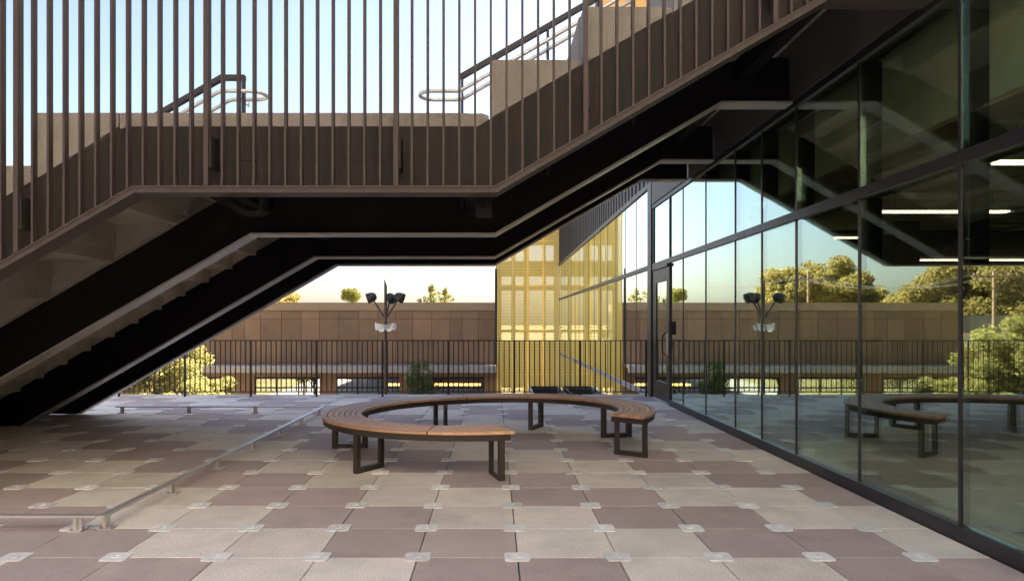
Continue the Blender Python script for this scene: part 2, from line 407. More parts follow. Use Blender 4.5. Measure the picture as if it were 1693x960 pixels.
# knee brackets under the landing
for xa, xb, dg in ((-2.16, -1.98, True), (-.13, -.01, False)):
    m = MB()
    if dg: m.prism([(-2.12, ZB+.06), (-1.98, ZB+.06), (-1.76, ZB-.085), (-1.69, ZB-.085), (-1.67, ZB-.07), (-1.67, ZB+.1), (-1.64, ZB+.1), (-1.64, ZB-.085), (-1.66, ZB-.105), (-1.79, ZB-.11)], DS[0]+.1, DS[0]+.22)
    else: m.prism([(xa, ZB-.10), (xa+.01, ZB-.112), (xb-.01, ZB-.112), (xb, ZB-.10), (xb, ZB+.1), (xa, ZB+.1)], DS[0]+.05, DS[0]+.25)
    sp(m.build('knee_bracket', M_web_shade))
# cross beams between the stringers
for x in (-2.3, -.2, 2.5):
    zc = ZB if x < 1 else UZ
    for a, b in zip(DS, DS[1:]):
        sp(MB().box(x-.06, x+.06, a+.03, b-.005, zc+.24, zc+.44).build('cross_beam', M_web_shade))

# ---- picket guard on the near side
guard = empty('picket_guard', 'tall brown steel picket guard along the near side of the stair', 'railing', (0, 4.83, ZB))
def gparent(o): o.parent = guard; o.matrix_parent_inverse = Matrix.Translation(guard.location).inverted(); return o
PITCH = 1.283/12; PX = -.66
gp_y0, gp_y1 = DS[0]-.16, DS[0]-.11
gparent(MB().prism(band(.0345, .047), gp_y0, gp_y1).build('bottom_rail', M_brown))
TOPH = 1.98
gparent(MB().prism(band(TOPH, TOPH+.02), gp_y0-.005, gp_y1+.005).build('top_rail', M_brown))
lowp = offs(PATH, .0475); topp = offs(PATH, TOPH-.0005)
def on(path, x):
    for a, b in zip(path, path[1:]):
        if a[0] <= x <= b[0]: return a[1] + (b[1]-a[1])*(x-a[0])/(b[0]-a[0])
    a, b = (path[0], path[1]) if x < path[0][0] else (path[-2], path[-1])
    return a[1] + (b[1]-a[1])*(x-a[0])/(b[0]-a[0])
i = -34
while True:
    x = PX + PITCH*i
    if x > 2.95: break
    post = i % 12 == 0
    w = .016 if post else .0075; d = .006 if post else 0
    z0a, z0b = max(.02, on(lowp, x-w)), max(.02, on(lowp, x+w)); z1a, z1b = on(topp, x-w), on(topp, x+w)
    m = MB().prism([(x-w, z0a), (x+w, z0b), (x+w, z1b), (x-w, z1a)], gp_y0-d, gp_y1+d)
    gparent(m.build('post' if post else 'picket', M_brown))
    if post:
        zc = on(offs(PATH, .28), x)
        gparent(MB().box(x+.0165, x+.03, gp_y0+.01, DS[0]-.001, zc-.11, zc+.11).build('bracket', M_web))
    i += 1

# ---- handrails at the second stringer
def arc_path(pts): return pts
def guard_rail(side):
    Y = 7.21
    if side < 0:
        g = empty('stair_handrail', 'dark flat rail with twin stainless handrails left of the landing', 'handrail', (-2.52, Y, LZ), 'handrails on the stair')
        top = [(-7.2, 3.88-.58*4.45), (-2.75, 3.88), (-2.52, 3.88)]; posts = [-2.535 - 1.25*i for i in range(4)]
        tb = lambda y: [(-7.2, y, 3.715-.58*4.45), (-2.75, y, 3.715), (-2.70, y, 3.73), (-2.45, y, 3.73)]
        ux = -2.45; us = 1
    else:
        g = empty('stair_handrail', 'dark flat rail with twin stainless handrails right of the landing', 'handrail', (-.33, Y, LZ), 'handrails on the stair')
        top = [(-.33, 3.885), (3.0, 3.885+.58*3.33)]; posts = [-.318, .55, 1.42]
        tb = lambda y: [(-.61, y, 3.73), (-.36, y, 3.73), (-.31, y, 3.745), (3.0, y, 3.745+.58*3.31)]
        ux = -.61; us = -1
    def pr(o): o.parent = g; o.matrix_parent_inverse = Matrix.Translation(g.location).inverted(); return o
    t2 = offs(top, .05)
    pr(MB().prism(top + t2[::-1], Y-.03, Y+.03).build('top_rail', M_rail))
    zt = lambda x: on(top, x)
    for x in posts:
        zz = LZ if (side < 0 and x > -2.7) or (side > 0 and x < 0) else (LZ + .58*(x+.0) if side > 0 else LZ-.58*(-3.25-x) - .1)
        pr(MB().box(x-.012, x+.012, Y-.03, Y+.03, zz-.3, zt(x)-.001).build('post', M_rail))
        for y in (7.08, 7.36):
            zc = (on([(p[0], p[2]) for p in tb(y)], x))
            pr(MB().tube([(x, Y+(.03 if y > Y else -.03), zc-.07), (x, y, zc-.07), (x, y, zc-.015)], .007, 6).build('bracket', M_stain))
    a, b = tb(7.08), tb(7.36)
    loop = [(ux + us*.14*math.sin(t), 7.22 - .14*math.cos(t), 3.73) for t in np.linspace(0, math.pi, 9)]
    path = a + loop[1:-1] + b[::-1] if side < 0 else a[::-1] + loop[1:-1] + b
    pr(MB().tube(path, .019, 10).build('stainless_tube', M_stain))
guard_rail(-1); guard_rail(1)

# ---------------------------------------------------------------- glazed building on the right
GX = 3.06                                             # outer face of the glass
bld = empty('glass_building', 'green glazed building with dark bronze mullions along the deck', 'building', (3.1, 8, 0))
def bp(o, par=None):
    o.parent = par or bld; 
    if not par: o.matrix_parent_inverse = Matrix.Translation(bld.location).inverted()
    return o
PY = [13.55, 12.30, 11.47, 10.24, 8.99, 8.10, 7.18, 5.94, 4.657, 3.4, 2.1, .85, -.4, -1.7, -3.0, -4.3, -5.6]
Z_T0, Z_T1, Z_H = 2.46, 2.545, 3.60
# sill, transom, head
bp(MB().box(WALLX, GX+.12, -5.6, 12.24, 0.002, .10).build('sill', M_frame))
bp(MB().box(WALLX+.004, GX+.14, -5.6, 13.62, Z_T0, Z_T1).build('transom', M_frame))
bp(MB().box(WALLX+.004, GX+.14, -5.6, 13.62, Z_H, Z_H+.07).build('head', M_frame))
for j, y in enumerate(PY):
    wide = j in (0, 1)
    for (z0, z1) in ((.1005 if not wide else .004, Z_T0-.0005), (Z_T1+.0005, Z_H-.0005)):
        w = .03 if wide else .014
        m = MB().box(GX-.018 if wide else GX-.008, GX+.18, y-w, y+w, z0, z1)
        bp(m.build('mullion', M_frame))
def pane(x, y0, y1, z0, z1, mt, th=.022):
    w, h = y1-y0, z1-z0
    m = MB().box(0, th, -w/2, w/2, -h/2, h/2)
    o = m.build('glass_pane', mt); bp(o)
    o.location = (x, (y0+y1)/2, (z0+z1)/2)
    o.rotation_euler = (0, R(random.uniform(-.03,.03)), R(random.uniform(-.05,.05)))
    return o
for j in range(1, len(PY)-1):
    y1, y0 = PY[j]-.015, PY[j+1]+.015
    pane(GX, y0, y1, .1, Z_T0+.005, M_glass); pane(GX, y0, y1, Z_T1-.005, Z_H+.005, M_glass)
pane(GX, PY[1]+.03, PY[0]-.03, Z_T1-.005, Z_H+.005, M_glass)
# door
dY0, dY1 = 12.335, 13.40
door = bp(MB().box(3.034, 3.075, dY0, dY0+.13, .03, 2.40).box(3.034, 3.075, dY1-.13, dY1, .03, 2.40)
    .box(3.034, 3.075, dY0+.13, dY1-.13, .03, .36).box(3.034, 3.075, dY0+.13, dY1-.13, 2.16, 2.40).build('door', M_frame))
def dp(o): o.parent = door; return o
dp(MB().box(3.05, 3.062, dY0+.128, dY1-.128, .358, 2.162).build('door_glass', M_glass))
dp(MB().tube([(3.033, dY0+.20, .86), (2.985, dY0+.20, .90), (2.97, dY0+.20, 1.05), (2.985, dY0+.20, 1.20), (3.033, dY0+.20, 1.24)], .016, 8).build('handle', M_black))
dp(MB().bbox(3.024, 3.0335, dY0+.03, dY0+.09, .86, 1.24, .003).build('lock_plate', M_stain))
bp(MB().box(3.0, 3.06, dY0-.03, dY1+.02, 2.405, 2.455).build('door_header', M_frame))
bp(MB().box(2.985, 3.07, dY0-.03, dY1+.03, .001, .028).build('threshold', M_stain))
bp(MB().box(3.042, 3.09, dY1+.003, 13.515, .03, 2.40).build('door_jamb', M_frame))
bp(MB().box(3.0345, 3.0415, 12.272, dY0-.003, .03, 2.40).build('door_jamb', M_frame))
bp(MB().bbox(3.0, 3.059, 12.13, 12.20, 1.22, 1.45, .006).build('card_reader', M_black))
# fascia over the glass
bp(MB().box(3.015, 3.2, -5.6, 13.55, Z_H+.0705, 4.385).build('fascia_panel', M_fascia))
bp(MB().box(3.2005, 12.2, -5.6, 13.75, 4.12, 4.385).build('roof_slab', M_conc))
# interior
bp(MB().box(3.2, 12, -5.6, 13.75, -.25, -.01).build('interior_floor', M_floor))
bp(MB().box(3.25, 12, -5.6, 13.75, 3.95, 4.11).build('interior_ceiling', M_ceiling))
bp(MB().box(12, 12.2, -5.6, 13.9, -.25, 4.11).build('interior_back_wall', M_interior))
bp(MB().box(3.3, 12, 13.76, 13.9, -.25, 4.11).build('interior_end_wall', M_interior))
bp(MB().box(3.2, 12.2, -5.9, -5.605, -.25, 4.385).build('interior_end_wall', M_interior))
XB = 3.65
bp(MB().box(XB, XB+.3, -5.6, 13.7, 3.06, 3.945).build('bulkhead', M_bulk))
bp(MB().box(XB+.004, XB+.33, -5.6, 13.7, 3.02, 3.058).build('bulkhead_edge', M_bulkedge))
bm_ = MB().box(0, 7.2, -.04, .04, -.14, .14).mesh('ceiling_baffle'); bm_.materials.append(M_baffle)
for k in range(26):
    o = mk('ceiling_baffle', bm_, None); bp(o); o.location = (4.15, 13.3-k*.55, 3.30)
for (x0, x1, y0, y1, mt) in ((8.2, 8.6, 6.5, 9.3, M_interior), (6.2, 6.6, 11.0, 11.4, M_interior), (6.2, 6.6, 6.2, 6.6, M_interior)):
    bp(MB().box(x0, x1, y0, y1, -.009, 3.0).build('interior_column', mt))
li = 0
for (px, py, ln, z) in ((1456, 349, 1.7, 2.92), (1645, 267, 1.6, 2.92), (1380, 392, 1.3, 2.92), (1520, 429, 2.9, 2.6)):
    D = F*(z-H)/(VY-py); x = ax(px, D)
    if x > 11: continue
    g = empty('linear_light', ['slim warm linear light inside the glass, above the reflected trees', 'slim warm linear light inside, nearest the right edge of the picture', 'short warm linear light inside, farthest to the left', 'long low warm linear light deep inside the building'][li], 'ceiling light', (x, D, z), 'linear lights inside the glazed building'); li += 1
    b = MB().box(0, ln, -.07, .07, .0, .05).build('housing', M_white, g)
    MB().box(.01, ln-.01, -.065, .065, -.02, -.0005).build('diffuser', M_lamp, g)
    for xx in (.2, ln-.2): MB().tube([(xx, 0, .05), (xx, 0, 1.02)], .004, 5).build('suspension_wire', M_wire, g)
# ---- far wing
FY0, FY1 = 13.62, 33.2
n = 15; pw = (FY1-.15-13.95)/n
tiers = [(-3.65, -.05), (.05, 2.46), (2.545, 4.05)]
for (z0, z1, nm) in ((-.05, .05, 'transom'), (2.46, 2.545, 'transom'), (4.05, 4.15, 'head')):
    bp(MB().box(GX-.035, GX+.12, 13.95, FY1-.1, z0, z1).build(nm, M_frame if z0 > 1 else M_canopy))
for j in range(n+1):
    y = 13.95 + j*pw
    for (z0, z1) in tiers: bp(MB().box(GX-.006 if j else GX-.035, GX+.1, y-(.012 if j else .03), y+(.012 if j else .03), z0+.0005, z1-.0005).build('mullion', M_frame))
    if j < n:
        for (z0, z1) in tiers: pane(GX, y+.01, y+pw-.01, z0-.004, z1+.004, M_glassfar)
bp(MB().box(3.02, 3.2, 13.64, 13.91, -3.65, 4.15).build('corner_post', M_frame))
sm = MB().box(0, .03, .006, .394, 0, 2.9).box(-.03, 0, -.006, .006, 0, 2.9).mesh('seam_panel'); sm.materials.append(M_seam)
for k in range(49):
    o = mk('seam_panel', sm, None); bp(o); o.location = (3.05, 13.6+k*.4, 4.155)
bp(MB().box(3.085, 3.3, 13.6, FY1, 4.155, 7.06).build('cladding_backing', M_black))
bp(MB().box(3.12, 12, 13.92, FY1, -3.65, -3.6).build('interior_floor', M_floor))
bp(MB().box(3.3, 12, 13.92, FY1, -.3, -.06).build('interior_floor', M_floor))
bp(MB().box(3.3, 12, 13.92, FY1, 4.16, 4.4).build('interior_ceiling', M_ceiling))
bp(MB().box(12, 12.2, 13.92, FY1, -3.65, 4.15).build('interior_back_wall', M_interior))
bp(MB().box(3.12, 12.2, FY1, FY1+.2, -3.65, 7.06).build('end_wall', M_lightpanel))
# upper storeys: pale panels with an orange bay
bp(MB().box(3.2, 20, 13.61, FY1+.2, 7.07, 11.9).build('upper_wall', M_canopy))
bp(MB().box(5.2, 20, 1.0, 13.60, 4.39, 15.5).build('upper_wall', M_lightpanel))  # unseen near block, raised and cut short to shape the sun's shade
for k in range(14):
    y0 = 13.62 + k*1.4; y1 = y0+1.4
    mt = M_orange if 0 <= k < 5 else M_lightpanel
    bp(MB().box(3.1 if mt is M_lightpanel else 3.06, 3.199, y0+.008, y1-.008, 7.075, 11.95).build('cladding_panel', mt))
bp(MB().box(3.0, 3.199, 13.62+7.0-.07, 13.62+7.0+.35, 7.075, 12.0).build('bay_edge', M_black))

# ---------------------------------------------------------------- far deck railing
rail = empty('deck_railing', 'dark steel picket railing along the far edge of the deck', 'railing', (0, 13.7, 0))
RY = 13.70; RZ = 1.087
MB().box(-8.9, 2.98, RY-.02, RY+.02, RZ-.018, RZ).build('top_rail', M_rail, rail).location = (0, -13.7, 0)
MB().box(-8.9, 2.98, RY-.012, RY+.012, .085, .105).build('bottom_rail', M_rail, rail).location = (0, -13.7, 0)
pk = MB().box(-.0095, .0095, -.0065, .0065, .1055, RZ-.0185).mesh('picket'); pk.materials.append(M_rail)
ps = MB().box(-.019, .019, -.012, .012, .0, RZ-.0185).mesh('post'); ps.materials.append(M_rail)
i = 0
while True:
    x = -2.08 + 1.27*4 - .06 - i*1.27/13
    if x < -8.9: break
    if i % 13 == 0: o = mk('post', ps, None, rail)
    else: o = mk('picket', pk, None, rail)
    o.location = (x, -.0, 0); i += 1

# ---------------------------------------------------------------- low stainless rail round the stair's low side
lr = empty('low_floor_rail', 'low stainless steel rail on short posts bolted to the pavers', 'railing', (-2.68, 4.9, 0))
def lp(o, par=None): 
    o.parent = par or lr
    if not par: o.matrix_parent_inverse = Matrix.Translation(lr.location).inverted()
    return o
lz0, lz1 = .094, .112; w = .028; lx, ly0, ly1 = -2.68, 4.87, 11.2
lp(MB().bbox(lx-w, lx+w, ly0-w, ly1+w, lz0, lz1, .002).build('rail', M_stain))
lp(MB().bbox(-7.6, lx-w-.004, ly0-w, ly0+w, lz0, lz1, .002).build('rail', M_stain))
lp(MB().bbox(-5.95, lx-w-.004, ly1-w, ly1+w, lz0, lz1, .002).build('rail', M_stain))
def lpost(x, y, alongy):
    a = MB()
    if alongy: a.box(x-.006, x+.006, y-.03, y+.03, .0125, lz0-.0005)
    else: a.box(x-.03, x+.03, y-.006, y+.006, .0125, lz0-.0005)
    if alongy: a.box(x-.03, x-.0065, y-.006, y+.006, .0125, lz0-.0005)
    else: a.box(x-.006, x+.006, y-.03, y-.0065, .0125, lz0-.0005)
    p = lp(a.build('post', M_stain))
    b = MB().bbox(x-.05, x+.05, y-.05, y+.05, .0015, .012, .002)
    for sx in (-1,1):
        for sy in (-1,1): b.lathe([(.007,.012),(.007,.018),(0,.018)], Matrix.Translation((x+sx*.037, y+sy*.037, 0)), 6)
    b.build('base_plate', M_stain, p)
for k in range(7): lpost(lx, ly0+.06+k*1.005, True)
lpost(lx-.17, ly0, False); 
for k in range(1, 5): lpost(lx-.17-k*1.03, ly0, False)
for k in range(1, 4): lpost(lx+.0-.0-1.05*k-.02, ly1, False)

# ---------------------------------------------------------------- curved bench
BC = np.array((.035, 8.047)); BZ = .45
ang = np.radians([-85, -110.9, -135.2, -159.2, -190.3, -216.4, -235.6, -256.3, -278.1, -305.3, -327.3, -342.3, -359.8, -384.6])
rad = np.array([1.628, 1.813, 1.923, 1.956, 1.81, 1.72, 1.72, 1.78, 1.80, 1.88, 1.905, 1.89, 1.826, 1.668])
def basis(t): t = np.asarray(t); return np.stack([np.ones_like(t), np.cos(t), np.sin(t), np.cos(2*t), np.sin(2*t)], -1)
co = np.linalg.lstsq(basis(ang), rad, rcond=None)[0]
def ro(t): return float(basis(t) @ co)
TA0, TB0 = R(-84.7), R(-384.8)                         # ends at the outer edge
TA1, TB1 = R(-89.5), R(-379.3)                         # ends at the inner edge
BW = .415
def bpt(u, s, z):
    """u 0..1 along the bench, s 0 outer .. 1 inner"""
    a = TA0 + (TA1-TA0)*s; b = TB0 + (TB1-TB0)*s; t = a + (b-a)*u
    r = ro(t) - BW*s; return (BC[0]+r*math.cos(t), BC[1]+r*math.sin(t), z)
bench = empty('curved_bench', 'curved wooden slat bench in an open ring on dark steel legs', 'bench', (BC[0], BC[1], 0))
def bcp(o): o.parent = bench; o.matrix_parent_inverse = Matrix.Translation(bench.location).inverted(); return o
def sweep(u0, u1, s0, s1, z0, z1, n, bev=0):
    m = MB(); v = []; f = []
    for k in range(n+1):
        u = u0 + (u1-u0)*k/n
        if bev:
            ds = bev/BW
            v += [bpt(u,s0,z0), bpt(u,s0,z1-bev), bpt(u,s0+ds,z1), bpt(u,s1-ds,z1), bpt(u,s1,z1-bev), bpt(u,s1,z0)]
        else: v += [bpt(u,s0,z0), bpt(u,s0,z1), bpt(u,s1,z1), bpt(u,s1,z0)]
    q = 6 if bev else 4
    for k in range(n):
        for j in range(q): f.append((k*q+j, k*q+(j+1)%q, (k+1)*q+(j+1)%q, (k+1)*q+j))
    f += [tuple(range(q)), tuple(n*q+j for j in range(q))]
    m.add(v, f); m.fix = True; return m
TT = abs(TB0-TA0)
def uof(deg): return (TA0-R(deg))/TT
cuts = [0, uof(-110.5), uof(-160), uof(-214), uof(-254), uof(-288), uof(-322), 1]
NS = 7
for a, b in zip(cuts, cuts[1:]):
    e = .0009
    for j in range(NS):
        s0 = j/NS + (.0095 if j else 0); s1 = (j+1)/NS - (.0095 if j < NS-1 else 0)
        bcp(sweep(a+(e if a else 0), b-(e if b < 1 else 0), s0, s1, BZ-.026, BZ, max(6, int(60*(b-a))), .003).build('slat', M_wood))
fr = bcp(sweep(.003, .997, .03, .15, BZ-.085, BZ-.0265, 64).build('frame_rail', M_benchsteel))
fr = bcp(sweep(.003, .997, .85, .97, BZ-.085, BZ-.0265, 64).build('frame_rail', M_benchsteel))
for u in (.004, .9):
    pass
for u0, u1 in ((.0035, .0115), (.9885, .9965)):
    bcp(sweep(u0, u1, .1505, .8495, BZ-.085, BZ-.027, 2).build('end_rail', M_benchsteel))
for deg in (-87.5, -135, -181, -241, -290, -333, -380.5):
    u = min(max(uof(deg), .012), .982); hw = .026/1.75/TT
    po = [MB(), MB(), MB()]
    def seg(s0, s1, z0, z1): return sweep(u-hw, u+hw, s0, s1, z0, z1, 1)
    zt = BZ-.0855
    bcp(seg(.04, .165, .001, zt).build('leg', M_benchsteel)); bcp(seg(.835, .96, .001, zt).build('leg', M_benchsteel))
    bcp(seg(.1655, .8345, .001, .052).build('foot_bar', M_benchsteel)); bcp(seg(.1505, .8495, zt+.001, zt+.05).build('cross_bar', M_benchsteel))

# ---------------------------------------------------------------- yellow perforated screen at the far end of the wing
SY = 33.05; SX0, SX1 = ax(822, SY), 3.02
scr = empty('perforated_screen', 'tall bright yellow perforated metal screen beyond the deck', 'screen', (SX0, SY, -3.7))
pw_ = (SX1-SX0)/4; phh = 2.06
def perf(w, h):
    cx = 9; cw = w/cx; rows = int(round(h/(cw*.87))); ch = h/rows; m = MB(); r = cw*.255
    for row in range(rows):
        off = .5*cw*(row % 2); z0 = row*ch
        xs = [off + cw*k for k in range(cx - (row % 2))]
        if row % 2: m.add([(0,0,z0),(off,0,z0),(off,0,z0+ch),(0,0,z0+ch)], [(0,1,2,3)]); m.add([(w-off,0,z0),(w,0,z0),(w,0,z0+ch),(w-off,0,z0+ch)], [(0,1,2,3)])
        for x in xs:
            cxx, czz = x+cw/2, z0+ch/2
            v = [(x,0,z0),(x+cw,0,z0),(x+cw,0,z0+ch),(x,0,z0+ch)] + [(cxx+r*math.cos(R(45*q+22.5)),0,czz+r*math.sin(R(45*q+22.5))) for q in range(8)]
            o = lambda q: 4+q % 8
            m.add(v, [(1,2,o(0),o(7)),(2,o(1),o(0)),(2,3,o(2),o(1)),(3,o(3),o(2)),(3,0,o(4),o(3)),(0,o(5),o(4)),(0,1,o(6),o(5)),(1,o(7),o(6))])
    return m
pmsh = perf(pw_-.02, phh-.02).mesh('perforated_panel'); pmsh.materials.append(M_yellow)
zrow = [az(545, SY) + phh*k for k in range(-2, 5)]
for k in range(-2, 5):
    for j in range(4):
        z = az(545, SY) + phh*k
        o = mk('perforated_panel', pmsh, None, scr); o.location = (j*pw_+.01, 0, z+.01+3.7)
        md = o.modifiers.new('thick', 'SOLIDIFY'); md.thickness = .004; md.offset = 1
ztop = az(545, SY)+phh*5; zbot = -3.7
for j in range(5):
    x = j*pw_
    MB().box(x-.022, x+.022, .012, .06, 0, ztop+3.7).build('frame_post', M_yframe, scr)
for k in range(-2, 6):
    z = az(545, SY)+phh*k + 3.7
    for j in range(4): MB().box(j*pw_+.036, (j+1)*pw_-.036, .013, .05, z-.022, z+.022).build('frame_rail', M_yframe, scr)
# structure behind the screen: floor edges and piers
M_back = mat('dark_stair_tower', (.075,.05,.03), .8, var=.1)
for (y0, y1) in ((280, 405), (432, 457), (471, 480), (546, 549), (562, 640)):
    MB().box(.1, SX1-SX0-.05, .8, 1.3, az(y1, SY+1)+3.7, az(y0, SY+1)+3.7).build('floor_edge', M_back, scr)
for (a, b) in ((820, 829), (845.5, 852), (866, 874.5), (897.5, 902), (916, 926)):
    MB().box(ax(a, SY+1.4)-SX0, ax(b, SY+1.4)-SX0, 1.31, 1.6, 0, ztop+3.7).build('pier', M_back, scr)

# ---------------------------------------------------------------- black sunken stairwell in front of the screen
zw = -1.48; 
well = empty('stairwell', 'black open stairwell with pale kerb at the foot of the yellow screen', 'stairwell', (2.2, 29, -3.68))
def wp(o): o.parent = well; o.matrix_parent_inverse = Matrix.Translation(well.location).inverted(); return o
wx0, wx1, wy0, wy1 = (.545*2.906), 2.95, 25.5, 32.6
wp(MB().box(wx0, wx0+.09, wy0, wy1, -3.66, zw).build('kerb_wall', M_white))
wp(MB().box(wx0+.091, wx1, wy1-.1, wy1, -3.66, zw-.004).build('kerb_wall', M_black))
wp(MB().box(wx1-.05, wx1, wy0, wy1-.101, -3.66, zw+.01).build('kerb_wall', M_canopy))
for k in range(12):
    wp(MB().box(wx0+.095, wx1-.052, wy1-.13-(k+1)*.3, wy1-.13-k*.3+.02, zw-.14-k*.17, zw-.10-k*.17).build('tread', M_black))

# ---------------------------------------------------------------- low brown building
BY = 33.2; BX0, BX1 = ax(265, BY), ax(820, BY)
bb = empty('brown_building', 'low brown metal panelled building with a flat canopy behind the railing', 'building', (BX0, BY, -3.7))
def bbp(o, par=None):
    o.parent = par or bb
    if not par: o.matrix_parent_inverse = Matrix.Translation(bb.location).inverted()
    return o
Z = lambda y: az(y, BY)
bbp(MB().box(BX0, BX1, BY+.06, 37, -.55, Z(500)-.02).build('wall', M_black))
bbp(MB().box(BX0-.05, BX1+.03, BY-.10, 37.1, Z(513), Z(500)).build('parapet', M_bcap))
xs = [BX0]; pat = [.8, .78, .86, .82, .56, .72, .95, .9, .83, .88, .91, .86]
i = 0
while xs[-1] < BX1-.5: xs.append(xs[-1] + pat[i % 12]*1.03); i += 1
xs[-1] = BX1
for a, b in zip(xs, xs[1:]):
    for (ya, yb) in ((527, 513), (562, 527), (600.5, 562)):
        o = bbp(MB().box(a+.008, b-.008, BY+.0, BY+.055, Z(ya)+.008, Z(yb)-.008).build('panel', M_bpanel))
# canopy
bbp(MB().box(BX0-.3, BX1, BY-1.6, BY+.0, Z(601)-.12, Z(601)).build('canopy', M_canopy))
bbp(MB().box(BX0-.3, BX1, BY-1.55, BY-1.40, Z(612), Z(601)-.121).build('canopy_beam', M_canopy))
zs = Z(623)
bbp(MB().box(BX0, BX1, BY+.06, BY+.35, zs, -.551).build('lower_wall', M_bwall))
bbp(MB().box(BX0, BX1, 36.8, 37, -3.7, -.551).build('back_wall', M_bwall))
bbp(MB().box(BX0+.01, BX1-.01, BY+.4, 36.8, -3.69, -3.62).build('interior_floor', M_ground))
bbp(MB().box(BX0+.01, BX0+.2, BY+.36, 36.79, -3.6, -.56).build('side_wall', M_bwall))
bbp(MB().box(BX1-.2, BX1-.01, BY+.36, 36.79, -3.6, -.56).build('side_wall', M_bwall))
px_piers = [(265, 300), (388, 420), (528, 556), (660, 674), (800, 821)]
for (a, b) in px_piers: bbp(MB().box(ax(a, BY), ax(b, BY), BY+.04, BY+.36, -3.7, zs-.001).build('pier', M_bwall))
for (a, b) in zip(px_piers, px_piers[1:]):
    x0, x1 = ax(a[1], BY), ax(b[0], BY)
    w = bbp(MB().box(x0, x1, BY+.15, BY+.22, zs-.10, zs-.002).box(x0, x1, BY+.15, BY+.22, -3.68, -3.5).box(x0, x1, BY+.15, BY+.22, Z(642), Z(642)+.06).build('window', M_black))
    k = 3
    for j in range(k):
        xa, xb = x0+(x1-x0)*j/k, x0+(x1-x0)*(j+1)/k
        MB().box(xa+.03, xb-.03, BY+.18, BY+.195, -3.5, zs-.1).build('pane', M_wglass, w)
        if j: MB().box(xa-.028, xa+.028, BY+.15, BY+.22, -3.499, Z(642)-.002).box(xa-.028, xa+.028, BY+.15, BY+.22, Z(642)+.062, zs-.101).build('window_frame', M_black, w)
for (a, b) in ((640, 664), (700, 795)):
    x0, x1 = ax(a, BY+1.2), ax(b, BY+1.2)
    bbp(MB().box(x0, x1, BY+1.2, BY+1.3, az(637.5, BY+1.2), az(633.5, BY+1.2)).build('light_strip', M_lampw))
bbp(MB().tube([(ax(820, 32.6), 32.6, Z(601)), (ax(820, 32.6), 32.6, 3.9)], .055, 8).build('downpipe', M_rail))
bbp(MB().box(ax(669, 32.9), ax(678, 32.9), 32.87, 32.9, az(627, 32.9), az(618, 32.9)).build('notice_plate', M_white))

# ---------------------------------------------------------------- lamp post with horn loudspeakers
LD = 26.7; lxp = ax(637.5, LD)
lamp = empty('lamp_post', 'tall dark pole with three floodlights and pale horn loudspeakers', 'lamp post', (lxp, LD, -3.68))
zt = az(460, LD)+3.68
m = MB(); r = .055; v = []
nn = 12
for zz in (0, 1):
    for q in range(nn):
        t = 2*math.pi*q/nn; v.append((r*math.cos(t), r*math.sin(t), 0 if not zz else zt - (.30*(math.cos(t)+1)/2)))
m.add(v, [(q, (q+1) % nn, nn+(q+1) % nn, nn+q) for q in range(nn)], True); m.add(v[nn:], [list(range(nn))])
m.build('pole', M_brown, lamp)
zh = az(493, LD)+3.68; za_ = az(524, LD)+3.68
for (dx, dy) in ((-.72, -.05), (.72, -.05), (.16, .6)):
    d = Vector((dx, dy, 0)); p1 = Vector((0, 0, za_)) + d.normalized()*.055; p2 = Vector((dx*.72, dy*.72, zh+.04))
    arm = MB().tube([p1, p1.lerp(p2, .3), p2], .03, 8).build('arm', M_black, lamp)
    hd = Vector((dx, dy, -.22)).normalized() if dx else Vector((0, .6, -.4)).normalized()
    q = Vector((dx, dy, -.35*abs(d.length))).normalized().to_track_quat('Z', 'Y').to_matrix().to_4x4()
    hh = MB().lathe([(0,-.19),(.09,-.18),(.16,-.10),(.19,.02),(.195,.18),(.18,.18),(.17,.13),(0,.13)], Matrix.Translation(p2) @ q, 14).build('lamp_head', M_black, lamp)
zhorn = az(538, LD)+3.68
for (a, tl) in ((200, -.1), (250, -.25), (300, -.2), (345, -.1)):
    d = Vector((math.cos(R(a)), math.sin(R(a)), tl)).normalized()
    q = d.to_track_quat('Z', 'Y').to_matrix().to_4x4()
    MB().lathe([(0,.04),(.05,.04),(.05,.14),(.07,.16),(.10,.26),(.15,.36),(.155,.37),(.145,.365),(.09,.26),(.03,.20),(.045,.30),(0,.31)], Matrix.Translation((0,0,zhorn)) @ q, 14).build('horn_loudspeaker', M_white, lamp)

# ---------------------------------------------------------------- vegetation
def leaves(m, centres, radii, n, size, seed, flat=.0):
    g = np.random.default_rng(seed); V = []; Fc = []
    w = np.array([r[0]*r[1]*r[2] for r in radii]); w = w/w.sum(); cnt = (w*n).astype(int)+1
    for c, r, k in zip(centres, radii, cnt):
        d = g.normal(size=(k,3)); d /= np.linalg.norm(d, axis=1)[:,None]; rr = (g.random(k)**.45)[:,None]
        p = np.array(c) + d*rr*np.array(r)
        a = g.normal(size=(k,3)); a /= np.linalg.norm(a, axis=1)[:,None]; b = np.cross(a, g.normal(size=(k,3))); b /= np.linalg.norm(b, axis=1)[:,None]
        s = size*(.6+.8*g.random(k))[:,None]; a = a*s; b = b*s*.5
        n0 = len(V)*0
        q = np.stack([p-a, p+b*.9, p+a, p-b*.9], 1).reshape(-1,3); V.append(q)
    V = np.concatenate(V); nq = len(V)//4
    me = bpy.data.meshes.new('crown'); me.from_pydata(V.tolist(), [], np.arange(nq*4).reshape(-1,4).tolist()); me.update(); return me
def clumps(g, c, r, k, cr):
    cs, rs = [], []
    for _ in range(k):
        d = g.normal(size=3); d /= np.linalg.norm(d); q = np.array(c) + d*np.array(r)*(g.random()**.4)
        s = cr*(.6+.8*g.random()); cs.append(q); rs.append((s, s, s*.75))
    return cs, rs
